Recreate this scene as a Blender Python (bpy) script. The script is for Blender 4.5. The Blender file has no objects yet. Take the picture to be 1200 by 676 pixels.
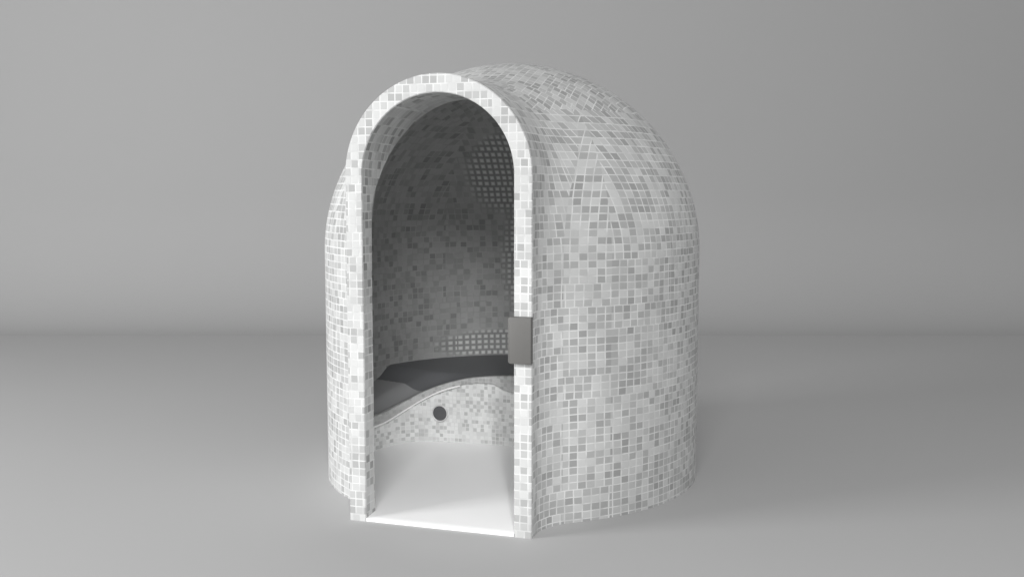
import bpy, bmesh, math
from mathutils import Vector

S = bpy.context.scene
# ---------------------------------------------------------------- camera
PITCH, PHI = 0.09327, 0.30506
cam_d = bpy.data.cameras.new('camera')
cam = bpy.data.objects.new('camera', cam_d)
S.collection.objects.link(cam)
cam.location = (1.59504, -4.0108, 1.44379)
cam.rotation_euler = (math.pi/2 - PITCH, 0, PHI)
cam_d.sensor_width = 36
cam_d.lens = 36*1199.24/1200
cam_d.clip_end = 200
S.camera = cam
FWD = Vector((-math.sin(PHI), math.cos(PHI), 0))
RGT = Vector((math.cos(PHI), math.sin(PHI), 0))
CAM2 = Vector((1.59504, -4.0108, 0))

# ---------------------------------------------------------------- world, lamps, exposure
W = bpy.data.worlds.new('World'); S.world = W; W.use_nodes = True
bg = W.node_tree.nodes['Background']
bg.inputs['Color'].default_value = (1, 1, 1, 1)
bg.inputs['Strength'].default_value = 0.42

def area(name, loc, target, sx, sy, power):
    d = bpy.data.lights.new(name, 'AREA'); d.shape = 'RECTANGLE'
    d.size = sx; d.size_y = sy; d.energy = power
    o = bpy.data.objects.new(name, d); S.collection.objects.link(o)
    o.location = loc
    o.rotation_euler = (Vector(target)-Vector(loc)).to_track_quat('-Z', 'Y').to_euler()
    return o
area('front_softbox', (2.3, -8.3, 6.0), (0, 1.0, 0.6), 3.4, 3.0, 600)
area('left_softbox', (-7.8, -5.4, 2.3), (0, 0.4, 0.8), 3.0, 2.8, 930)
area('right_softbox', (7.6, -4.0, 1.7), (0.2, 1.0, 0.9), 3.0, 2.2, 70)
# narrow fill spot added beside the camera, brightens tray and bench through doorway
sp = bpy.data.lights.new('doorway_fill_spot', 'SPOT'); sp.energy = 370
sp.spot_size = math.radians(14.5); sp.spot_blend = .5; sp.shadow_soft_size = .12
spo = bpy.data.objects.new('doorway_fill_spot', sp); S.collection.objects.link(spo)
spo.location = (2.0, -4.3, 3.2)
spo.rotation_euler = (Vector((-.14, .66, .12))-Vector(spo.location)).to_track_quat('-Z', 'Y').to_euler()

S.view_settings.view_transform = 'Standard'
S.view_settings.look = 'None'
S.view_settings.exposure = 0
S.view_settings.gamma = 1
S.render.engine = 'CYCLES'
S.cycles.max_bounces = 8
S.cycles.diffuse_bounces = 5

# ---------------------------------------------------------------- materials
class NT:
    def __init__(s, name):
        s.m = bpy.data.materials.new(name); s.m.use_nodes = True
        s.t = s.m.node_tree; s.n = s.t.nodes
        s.b = s.n['Principled BSDF']
    def link(s, a, b): s.t.links.new(a, b)
    def set(s, sock, v):
        if isinstance(v, bpy.types.NodeSocket): s.link(v, sock)
        elif v is not None: sock.default_value = v
    def math(s, op, a, b=None, c=None, clamp=False):
        n = s.n.new('ShaderNodeMath'); n.operation = op; n.use_clamp = clamp
        s.set(n.inputs[0], a); s.set(n.inputs[1], b); s.set(n.inputs[2], c)
        return n.outputs[0]
    def mixf(s, f, a, b):
        n = s.n.new('ShaderNodeMix'); n.data_type = 'FLOAT'
        s.set(n.inputs[0], f); s.set(n.inputs[2], a); s.set(n.inputs[3], b)
        return n.outputs[0]
    def mixc(s, f, a, b):
        n = s.n.new('ShaderNodeMix'); n.data_type = 'RGBA'
        s.set(n.inputs[0], f); s.set(n.inputs[6], a); s.set(n.inputs[7], b)
        return n.outputs[2]
    def sep(s, v):
        n = s.n.new('ShaderNodeSeparateXYZ'); s.link(v, n.inputs[0]); return n.outputs
    def comb(s, x, y, z):
        n = s.n.new('ShaderNodeCombineXYZ')
        for i, v in enumerate((x, y, z)): s.set(n.inputs[i], v)
        return n.outputs[0]
    def noise(s, vec, scale, detail=2, rough=.5):
        n = s.n.new('ShaderNodeTexNoise'); s.link(vec, n.inputs['Vector'])
        n.inputs['Scale'].default_value = scale; n.inputs['Detail'].default_value = detail
        n.inputs['Roughness'].default_value = rough
        return n.outputs['Fac']
    def smooth(s, x, a, b):
        n = s.n.new('ShaderNodeMapRange'); n.interpolation_type = 'SMOOTHSTEP'
        s.set(n.inputs[0], x); n.inputs[1].default_value = a; n.inputs[2].default_value = b
        return n.outputs[0]

def g(v, a=1): return (v, v*1.004, v*1.0, a)

def mosaic(name, pitch, tones, grout, rough=.3, joint=.07, top_limit=.80, seed=0.0,
           dots=False, offs=(0, 0, 0), bump=.35):
    """square glass mosaic, box-projected over the curved body like hand laid sheets"""
    N = NT(name)
    tc = N.n.new('ShaderNodeTexCoord')
    wob = N.n.new('ShaderNodeTexNoise'); wob.inputs['Scale'].default_value = 9
    wob.inputs['Detail'].default_value = 2
    N.link(tc.outputs['Object'], wob.inputs['Vector'])
    vm = N.n.new('ShaderNodeVectorMath'); vm.operation = 'MULTIPLY_ADD'
    N.link(wob.outputs['Color'], vm.inputs[0]); vm.inputs[1].default_value = (.006,)*3
    N.link(tc.outputs['Object'], vm.inputs[2])
    X, Y, Z = N.sep(vm.outputs[0])
    nx, ny, nz = N.sep(tc.outputs['Normal'])
    ax, ay, az = (N.math('ABSOLUTE', q) for q in (nx, ny, nz))
    side = N.math('GREATER_THAN', ax, ay)            # 1: faces left or right
    top = N.math('GREATER_THAN', az, top_limit)
    u = N.mixf(side, X, Y)
    u = N.mixf(top, u, X)
    v = N.mixf(top, Z, Y)
    pid = N.math('MULTIPLY_ADD', top, 7.3, N.math('MULTIPLY_ADD', side, 3.1, seed))
    u = N.math('DIVIDE', N.math('ADD', u, 10+offs[0]), pitch)
    v = N.math('DIVIDE', N.math('ADD', v, 10+offs[1]), pitch)
    # a few rows of a sheet slip by a fraction of a tile
    srow = N.math('FLOOR', N.math('DIVIDE', v, 3.0)); scol = N.math('FLOOR', N.math('DIVIDE', u, 11.0))
    wn0 = N.n.new('ShaderNodeTexWhiteNoise'); wn0.noise_dimensions = '3D'
    N.link(N.comb(srow, scol, pid), wn0.inputs['Vector'])
    slip = N.math('MULTIPLY', N.math('GREATER_THAN', wn0.outputs['Value'], .6), .45)
    u = N.math('ADD', u, slip)
    cu, cv = N.math('FLOOR', u), N.math('FLOOR', v)
    fu, fv = N.math('FRACT', u), N.math('FRACT', v)
    wn = N.n.new('ShaderNodeTexWhiteNoise'); wn.noise_dimensions = '3D'
    N.link(N.comb(cu, cv, pid), wn.inputs['Vector'])
    eu = N.math('MINIMUM', fu, N.math('SUBTRACT', 1.0, fu))
    ev = N.math('MINIMUM', fv, N.math('SUBTRACT', 1.0, fv))
    e = N.math('MINIMUM', eu, ev)
    tile = N.smooth(e, joint*.6, joint*1.4)
    # tile tone: random, in loose clusters
    cl = N.noise(N.comb(N.math('MULTIPLY', cu, .23), N.math('MULTIPLY', cv, .23), pid), 1.0, 1)
    val = N.math('ADD', wn.outputs['Value'], N.math('MULTIPLY', N.math('SUBTRACT', cl, .5), .55))
    cr = N.n.new('ShaderNodeValToRGB'); cr.color_ramp.interpolation = 'LINEAR'
    el = cr.color_ramp.elements
    el[0].position = tones[0][0]; el[0].color = g(tones[0][1])
    el[1].position = tones[-1][0]; el[1].color = g(tones[-1][1])
    for p, c in tones[1:-1]:
        q = el.new(p); q.color = g(c)
    N.link(val, cr.inputs[0])
    tcol = cr.outputs[0]
    gn = N.noise(tc.outputs['Object'], 14, 2)
    gcol = N.mixc(N.smooth(gn, .38, .62), g(grout*.84), g(grout*1.04))
    if dots:
        # panels of the lining where pale chips sit in dark joints
        x, y, z = N.sep(tc.outputs['Object'])
        def ball(c, r, sx=1, sz=1):
            dx = N.math('MULTIPLY', N.math('SUBTRACT', x, c[0]), sx); dy = N.math('SUBTRACT', y, c[1])
            dz = N.math('MULTIPLY', N.math('SUBTRACT', z, c[2]), sz)
            d = N.math('SQRT', N.math('ADD', N.math('ADD', N.math('MULTIPLY', dx, dx), N.math('MULTIPLY', dy, dy)),
                                      N.math('MULTIPLY', dz, dz)))
            return N.smooth(N.math('MULTIPLY', d, -1.0), -r*1.12, -r*.75)
        m = N.math('MAXIMUM', ball(*dots[0]), ball(*dots[1]))
        m = N.math('MAXIMUM', m, ball(*dots[2]))
        chip = N.smooth(e, .08, .34)
        dt = N.mixc(chip, g(.34), g(.78))
        base = N.mixc(tile, gcol, tcol)
        col = N.mixc(m, base, dt)
    else:
        col = N.mixc(tile, gcol, tcol)
    dirt = N.noise(tc.outputs['Object'], 2.2, 4, .6)
    dm = N.n.new('ShaderNodeMix'); dm.data_type = 'RGBA'; dm.blend_type = 'MULTIPLY'; dm.inputs[0].default_value = 1
    N.link(col, dm.inputs[6]); N.link(N.mixc(dirt, g(.94), g(1.0)), dm.inputs[7])
    N.link(dm.outputs[2], N.b.inputs['Base Color'])
    N.link(N.mixf(tile, .75, N.mixf(wn.outputs['Value'], rough, rough+.18)), N.b.inputs['Roughness'])
    N.b.inputs['Specular IOR Level'].default_value = .35
    bp = N.n.new('ShaderNodeBump'); bp.inputs['Strength'].default_value = bump
    bp.inputs['Distance'].default_value = .0015
    tilt = N.math('MULTIPLY', N.math('MULTIPLY', N.math('SUBTRACT', wn.outputs['Value'], .5), fu), .35)
    N.link(N.math('ADD', N.smooth(e, 0, joint*2.2), tilt), bp.inputs['Height'])
    N.link(bp.outputs[0], N.b.inputs['Normal'])
    return N.m

def plain(name, col, rough, var=.04, scale=6, metal=0, bump=0, bscale=200):
    N = NT(name)
    tc = N.n.new('ShaderNodeTexCoord')
    n = N.noise(tc.outputs['Object'], scale, 4, .55)
    c0 = tuple(q*(1-var) for q in col)+(1,); c1 = tuple(min(1, q*(1+var)) for q in col)+(1,)
    N.link(N.mixc(n, c0, c1), N.b.inputs['Base Color'])
    N.b.inputs['Roughness'].default_value = rough; N.b.inputs['Metallic'].default_value = metal
    if bump:
        b = N.n.new('ShaderNodeBump'); b.inputs['Strength'].default_value = bump; b.inputs['Distance'].default_value = .001
        N.link(N.noise(tc.outputs['Object'], bscale, 3), b.inputs['Height']); N.link(b.outputs[0], N.b.inputs['Normal'])
    return N.m

BODY = [(.0, .54), (.26, .50), (.50, .43), (.76, .375), (1.0, .31)]
M_shell = mosaic('white_mosaic', .0335, BODY, .63, seed=1, top_limit=.72)
M_front = mosaic('frame_mosaic', .0345, [(.0, .55), (.35, .51), (.62, .44), (.95, .35)], .60, seed=5, top_limit=2,
                 offs=(.013, .006, 0))
M_reveal = mosaic('reveal_mosaic', .0368, [(.0, .58), (.5, .50), (.75, .40), (.95, .30)], .62, seed=8, offs=(.004, .006, 0), top_limit=.86)
M_inner = mosaic('lining_mosaic', .033, [(.0, .52), (.4, .49), (.7, .42), (1., .33)], .52, seed=12, rough=.45,
                 dots=(((-.20, 1.74, 1.55), .29, 1, 1), ((-.22, 1.85, .53), .50, 1, 5.5), ((-.06, 1.88, 1.05), .27, 1, .55)))
M_bench = mosaic('bench_mosaic', .021, [(.0, .80), (.45, .72), (.7, .62), (.95, .50)], .76, seed=21, top_limit=2, rough=.2)
M_edge = mosaic('bench_edge_mosaic', .020, [(.0, .50), (.6, .44), (.95, .36)], .52, seed=30, top_limit=2)
M_tray = plain('white_acrylic', (.86, .86, .86), .35, .01, 3)
M_bead = plain('white_bead', (.92, .92, .92), .3, .01, 3)
M_seat = plain('dark_grey_seat', (.125, .128, .134), .55, .06, 9, bump=.15)
M_metal = plain('taupe_metal', (.10, .098, .094), .55, .05, 30, metal=0.0, bump=.1, bscale=400)
M_hole = plain('dark_outlet', (.10, .10, .105), .5, .1, 30)
M_rim = plain('outlet_rim', (.62, .62, .62), .3, .03, 30)
M_back = plain('grey_backdrop', (.38, .38, .38), .9, .012, .8, bump=.05, bscale=60)
M_floor = plain('grey_studio_floor', (.42, .42, .42), .85, .014, .8, bump=.05, bscale=60)
M_foot = plain('mid_grey_seat', (.26, .262, .266), .55, .05, 9, bump=.15)

# ---------------------------------------------------------------- mesh helpers
def obj(name, bm, mat, parent=None, smooth=True, sharp=None):
    me = bpy.data.meshes.new(name)
    bmesh.ops.recalc_face_normals(bm, faces=bm.faces) if sharp != 'keep' else None
    for f in bm.faces: f.smooth = smooth
    bm.to_mesh(me); bm.free()
    me.materials.append(mat)
    if smooth and isinstance(sharp, (int, float)):
        try: me.set_sharp_from_angle(angle=math.radians(sharp))
        except Exception: pass
    o = bpy.data.objects.new(name, me); S.collection.objects.link(o)
    if parent: o.parent = parent
    return o

def grid_faces(bm, rows, flip=False, close=False):
    for r0, r1 in zip(rows, rows[1:]):
        n = len(r0)
        for i in range(n if close else n-1):
            q = [r0[i], r0[(i+1) % n], r1[(i+1) % n], r1[i]]
            p = []
            for v in q:
                if v not in p: p.append(v)
            if len(p) > 2:
                if flip: p.reverse()
                try: bm.faces.new(p)
                except ValueError: pass

def interp(x, xs, ys):
    if x <= xs[0]: return ys[0]
    for i in range(len(xs)-1):
        if x <= xs[i+1]:
            t = (x-xs[i])/(xs[i+1]-xs[i]); return ys[i]+(ys[i+1]-ys[i])*t
    return ys[-1]

def sstep(a, b, x):
    t = max(0, min(1, (x-a)/(b-a))); return t*t*(3-2*t)

def hermite(x, xs, ys):                       # smooth monotone-ish spline through a table
    if x <= xs[0]: return ys[0]
    if x >= xs[-1]: return ys[-1]
    n = len(xs)
    m = []
    for i in range(n):
        a = max(0, i-1); b = min(n-1, i+1); m.append((ys[b]-ys[a])/(xs[b]-xs[a]))
    for i in range(n-1):
        if x <= xs[i+1]:
            h = xs[i+1]-xs[i]; t = (x-xs[i])/h
            return ((1+2*t)*(1-t)**2*ys[i]+t*(1-t)**2*h*m[i]+t*t*(3-2*t)*ys[i+1]+t*t*(t-1)*h*m[i+1])

# ---------------------------------------------------------------- setting: studio sweep
COVE_Y, COVE_R = 11.7, 1.4
def cpt(side, dist, z): p = CAM2+FWD*dist+RGT*side; return (p.x, p.y, z)
bm = bmesh.new()
prof = [(-14, 0), (-6, 0), (0, 0), (4, 0), (7, 0), (COVE_Y-COVE_R, 0)]
rows = []
for d, z in prof: rows.append([bm.verts.new(cpt(s, d, z)) for s in (-18, -9, 0, 9, 18)])
grid_faces(bm, rows, flip=True)
fl = obj('floor', bm, M_floor, sharp='keep'); fl['kind'] = 'structure'
bm = bmesh.new(); rows = []
pr = [(COVE_Y-COVE_R+COVE_R*math.sin(a), COVE_R-COVE_R*math.cos(a)) for a in [math.pi/2*i/14 for i in range(15)]]
pr += [(COVE_Y, 2), (COVE_Y, 5), (COVE_Y, 9)]
for d, z in pr: rows.append([bm.verts.new(cpt(s, d, z)) for s in (-18, -9, 0, 9, 18)])
grid_faces(bm, rows, flip=True)
wl = obj('wall', bm, M_back, sharp='keep'); wl['kind'] = 'structure'

# ---------------------------------------------------------------- the cabin
cab = bpy.data.objects.new('steam_cabin', None); S.collection.objects.link(cab)
cab.empty_display_size = .3
cab['label'] = 'domed steam cabin in pale grey mosaic with arched doorway, on grey studio floor'
cab['category'] = 'steam cabin'

A, YC, B, SP, HD, EN = .957, 1.061, .969, 1.159, .936, 1.954
RW, ZA, T = .42, 1.517, .0787
RI = RW-T
def F(x, y, z):
    rho = math.hypot(x/A, (y-YC)/B)
    if z <= SP: d1 = (rho-1)*.96
    else: d1 = ((rho**EN+((z-SP)/HD)**EN)**(1/EN)-1)*.95
    d2 = abs(x)-RW if z <= ZA else math.hypot(x, z-ZA)-RW
    if y > YC: return d1
    k = .02+.11*sstep(0, .12, y)*(1-sstep(.75, YC, y))
    if y < 1e-6: k = 0; return d2
    if y > YC-1e-6: return d1
    h = max(k-abs(d1-d2), 0)/k
    return min(d1, d2)-h*h*k*.25

def root(y, ox, oz, dx, dz, lev=0.0):
    lo, hi = 0.0, 1.6
    for _ in range(34):
        m = (lo+hi)/2
        if F(ox+dx*m, y, oz+dz*m) > lev: hi = m
        else: lo = m
    return (lo+hi)/2

NZ, NA = 30, 72
def params():
    L = [('z', SP*i/NZ, 1) for i in range(NZ)]
    L += [('a', math.pi*i/NA, 0) for i in range(NA+1)]
    L += [('z', SP*i/NZ, -1) for i in range(NZ-1, -1, -1)]
    return L
PR = params()
def sect_point(y, p, lev=0.0):
    if p[0] == 'z':
        r = root(y, 0, p[1], p[2], 0, lev); return (r*p[2], y, p[1])
    c, s = math.cos(p[1]), math.sin(p[1])
    r = root(y, 0, SP, c, s, lev); return (r*c, y, SP+r*s)

# outer skin
def skin(name, mat, lev, start, flip, zmin=0.0):
    bm = bmesh.new(); rows = []
    NY = 44
    for j in range(NY+1):
        t = j/NY; row = []
        for p in PR:
            y0 = start(p); y = y0+(YC-y0)*(t**1.25)
            # the lining opens out just behind the doorway
            w = 0 if lev == 0 else .028*min(1, (y-y0)/.05)*(1-sstep(.3, .7, y))
            q = sect_point(y, p, lev+w) if j < NY else sect_point(YC, p, lev)
            row.append(bm.verts.new(q))
        rows.append(row)
    grid_faces(bm, rows, flip)
    # back half: the right-hand profile turned about the vertical axis
    half = [v.co.copy() for v in rows[-1][:NZ+NA//2+1]]
    rows = []
    for j in range(61):
        al = math.pi*j/60
        rows.append([bm.verts.new((c.x*math.cos(al), YC+(B/A)*c.x*math.sin(al), c.z)) for c in half])
    grid_faces(bm, rows, flip)
    bmesh.ops.remove_doubles(bm, verts=bm.verts, dist=1e-4)
    return bm
out = skin('shell', M_shell, 0.0, lambda p: 0.0, False)
obj('outer_shell', out, M_shell, cab)

# depth of the pale reveal, measured from the photograph, by height
DZ = [0, 1.30, 1.43, 1.53, 1.62, 1.72, 1.80, 1.86]
DD = [.09, .09, .114, .194, .267, .335, .365, .370]
def inner_front(p):                                # opening outline at y=0
    if p[0] == 'z': return (RI*p[2], p[1])
    c, s = math.cos(p[1]), math.sin(p[1])
    lo, hi = 0., 1.
    for _ in range(34):
        m = (lo+hi)/2; x, z = m*c, SP+m*s
        d = abs(x)-RI if z <= ZA else math.hypot(x, z-ZA)-RI
        if d > 0: hi = m
        else: lo = m
    return (lo*c, SP+lo*s)
INF = [inner_front(p) for p in PR]
dep = {id(p): hermite(INF[i][1], DZ, DD) for i, p in enumerate(PR)}

inn = skin('lining', M_inner, -T, lambda p: dep[id(p)], True)
bmesh.ops.recalc_face_normals(inn, faces=inn.faces)
bmesh.ops.reverse_faces(inn, faces=inn.faces)
obj('inner_wall', inn, M_inner, cab, sharp='keep')

# front frame: flat arch face, bevelled arris
bm = bmesh.new()
OUT = [sect_point(0, p) for p in PR]
bev = .004
r0, r1, r2, r3 = [], [], [], []
for i, p in enumerate(PR):
    o = Vector((OUT[i][0], OUT[i][2])); n_ = Vector(INF[i]); d = (n_-o).normalized()
    r0.append(bm.verts.new((o.x, .0, o.y)))
    q = o+d*bev; r1.append(bm.verts.new((q.x, -bev, q.y)))
    q = n_-d*bev; r2.append(bm.verts.new((q.x, -bev, q.y)))
    r3.append(bm.verts.new((n_.x, .0, n_.y)))
grid_faces(bm, [r0, r1, r2, r3])
fr = obj('front_frame', bm, M_front, cab, sharp=20)
# reveal
bm = bmesh.new(); rows = []
for j in range(7):
    t = j/6; row = []
    for i, p in enumerate(PR):
        y = dep[id(p)]*t; q0 = INF[i]
        if j == 6:
            e = sect_point(y, p, -T); row.append(bm.verts.new(e))
        else: row.append(bm.verts.new((q0[0], y, q0[1])))
    rows.append(row)
grid_faces(bm, rows)
bmesh.ops.recalc_face_normals(bm, faces=bm.faces)
rv = obj('door_reveal', bm, M_reveal, cab, sharp='keep')

# floor tray: thin slab with a white front lip, rising gently to the bench
SL = .085/1.2
bm = bmesh.new()
ys = [-.004, .0, .03, .088, .10, .14, .2, .35, .5, .65, .8, .95, 1.1, 1.25]
rows = []
def wy(y):
    if y < .095: return RI-.0005 if y > .001 else RI
    return root(y, 0, .1, 1, 0, -T+.028*min(1, (y-.09)/.05))+.008
NX = 24
prev = None
for k, y in enumerate(ys):
    w = wy(y); z = .015+SL*max(y, 0)
    if k == 0: z = .013
    rows.append([bm.verts.new((-w+2*w*i/NX, y, z)) for i in range(NX+1)])
low = [bm.verts.new((-RI+2*RI*i/NX, -.004, .001)) for i in range(NX+1)]
grid_faces(bm, [low]+rows, flip=True)
bmesh.ops.recalc_face_normals(bm, faces=bm.faces)
obj('floor_tray', bm, M_tray, cab, smooth=True, sharp=30)
def tray_z(y): return .015+SL*y

# bench ------------------------------------------------------------------
CX = [-.86, -.80, -.715, -.657, -.59, -.53, -.44, -.21, 0, .25, .45, .56, .64, .72, .80, .86]
CY = [.66, .74, .882, .986, 1.055, 1.080, 1.098, 1.110, 1.114, 1.112, 1.10, 1.07, 1.0, .88, .74, .66]
TX = [-.86, -.80, -.711, -.665, -.605, -.528, -.441, -.354, -.267, -.177, -.09, 0, .3, .86]
TZ = [.225, .236, .262, .282, .318, .362, .399, .428, .450, .463, .471, .476, .480, .480]
BX = [-.86, -.70, -.606, -.528, -.441, -.354, -.267, -.133, -.100, -.064, 0, .05, .10, .16, .3, .86]
BZ = [.170, .208, .268, .316, .361, .393, .413, .424, .415, .397, .382, .370, .35, .33, .30, .30]
xs = [-.86+1.72*i/140 for i in range(141)]
fc = [(x, hermite(x, CX, CY)) for x in xs]
tz = [hermite(x, TX, TZ) for x in xs]
bz = [hermite(x, BX, BZ)+.006*(1-sstep(-.2, -.05, x)) for x in xs]
nrm = []
for i in range(len(xs)):
    a = Vector(fc[max(0, i-1)]); b = Vector(fc[min(len(xs)-1, i+1)]); t = (b-a).normalized()
    nrm.append(Vector((t.y, -t.x)))
bm = bmesh.new(); rows = []
for j in range(9):
    rows.append([bm.verts.new((fc[i][0], fc[i][1], (tray_z(fc[i][1])-.03)+(tz[i]-.012-tray_z(fc[i][1])+.03)*j/8)) for i in range(len(xs))])
grid_faces(bm, rows)
bench = obj('bench', bm, M_bench, cab, sharp='keep')
# rounded mosaic edge band
bm = bmesh.new(); rows = []
P_ = .010
for j in range(11):
    row = []
    for i in range(len(xs)):
        h = tz[i]-bz[i]; r = .010
        if j == 0: off, z = 0, bz[i]
        elif j == 1: off, z = P_, bz[i]+.002
        elif j == 2: off, z = P_, tz[i]-r
        elif j <= 8:
            a = (j-2)/6*math.pi/2; off, z = P_-r+r*math.cos(a), tz[i]-r+r*math.sin(a)
        elif j == 9: off, z = -.02, tz[i]
        else: off, z = -.026, tz[i]-.006
        row.append(bm.verts.new((fc[i][0]+nrm[i].x*off, fc[i][1]+nrm[i].y*off, z)))
    rows.append(row)
grid_faces(bm, rows)
obj('edge_band', bm, M_edge, bench, sharp=50)
# thin white bead under the band
bm = bmesh.new(); rows = []
idx = [i for i in range(len(xs)) if xs[i] < -.30]
for k in range(9):
    a = 2*math.pi*k/8; row = []
    for i in idx:
        r = .0055*(1-.0*sstep(-.45, -.3, xs[i])); o = .010+r*math.cos(a)*.8
        row.append(bm.verts.new((fc[i][0]+nrm[i].x*o, fc[i][1]+nrm[i].y*o, bz[i]-.004+r*math.sin(a))))
    rows.append(row)
grid_faces(bm, rows)
obj('trim_bead', bm, M_bead, bench)
# seat: level at the back, falling to the low left-hand end of the edge
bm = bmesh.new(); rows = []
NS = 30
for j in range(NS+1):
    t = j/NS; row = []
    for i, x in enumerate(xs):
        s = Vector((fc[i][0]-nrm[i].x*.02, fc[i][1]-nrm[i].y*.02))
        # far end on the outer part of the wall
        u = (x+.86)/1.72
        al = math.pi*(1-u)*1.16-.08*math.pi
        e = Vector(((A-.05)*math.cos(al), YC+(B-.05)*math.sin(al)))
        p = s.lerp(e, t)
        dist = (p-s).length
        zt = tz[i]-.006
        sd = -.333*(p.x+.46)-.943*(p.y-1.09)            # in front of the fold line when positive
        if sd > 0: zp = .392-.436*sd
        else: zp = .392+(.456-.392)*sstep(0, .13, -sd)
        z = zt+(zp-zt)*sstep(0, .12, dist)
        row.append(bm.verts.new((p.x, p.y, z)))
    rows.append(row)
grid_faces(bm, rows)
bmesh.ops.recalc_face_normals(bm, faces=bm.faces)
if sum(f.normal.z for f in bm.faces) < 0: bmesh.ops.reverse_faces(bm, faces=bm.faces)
bmesh.ops.bisect_plane(bm, geom=bm.verts[:]+bm.edges[:]+bm.faces[:], plane_co=(-.46, 1.09, 0), plane_no=(-.333, -.943, 0))  # split at the fold line: darker grey behind, mid grey in front
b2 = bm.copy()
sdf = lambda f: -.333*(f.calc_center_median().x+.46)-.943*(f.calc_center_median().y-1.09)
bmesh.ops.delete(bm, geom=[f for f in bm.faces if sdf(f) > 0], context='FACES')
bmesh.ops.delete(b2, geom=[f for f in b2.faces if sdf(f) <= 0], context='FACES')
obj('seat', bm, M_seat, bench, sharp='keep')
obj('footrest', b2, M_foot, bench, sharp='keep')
# steam outlet
ox, oz = HOLE = (-.424, .251)
oy = hermite(ox, CX, CY)-.002
bm = bmesh.new(); rows = []
for r, d in ((.047, .0), (.047, -.006), (.044, -.008), (.040, -.006), (.039, .004)):
    rows.append([bm.verts.new((ox+r*math.cos(2*math.pi*k/40), oy+d, oz+r*math.sin(2*math.pi*k/40))) for k in range(40)])
grid_faces(bm, rows, close=True)
outl = obj('steam_outlet', bm, M_rim, bench, sharp=40)
bm = bmesh.new(); rows = []
for r, d in ((.0392, -.003), (.034, -.0045), (.012, -.003), (.001, -.003)):
    rows.append([bm.verts.new((ox+r*math.cos(2*math.pi*k/40), oy+d, oz+r*math.sin(2*math.pi*k/40))) for k in range(40)])
grid_faces(bm, rows, close=True); bm.faces.new(rows[-1])
obj('outlet_cover', bm, M_hole, outl)

# control box clamped on the right jamb
def box(bm, x0, x1, y0, y1, z0, z1, bev=.004):
    r = bmesh.ops.create_cube(bm, size=1)
    for v in r['verts']:
        v.co = ((x0+x1)/2+v.co.x*(x1-x0), (y0+y1)/2+v.co.y*(y1-y0), (z0+z1)/2+v.co.z*(z1-z0))
    es = list({e for v in r['verts'] for e in v.link_edges})
    bmesh.ops.bevel(bm, geom=es, offset=bev, segments=3, affect='EDGES', profile=.5)
bm = bmesh.new()
box(bm, .330, .424, -.034, -.0045, .742, .936, .0025)
ctl = obj('door_clamp', bm, M_metal, cab, sharp=40)
bm = bmesh.new()
box(bm, .318, .3405, -.012, .045, .742, .930, .0025)
obj('clamp_block', bm, M_metal, ctl, sharp=40)
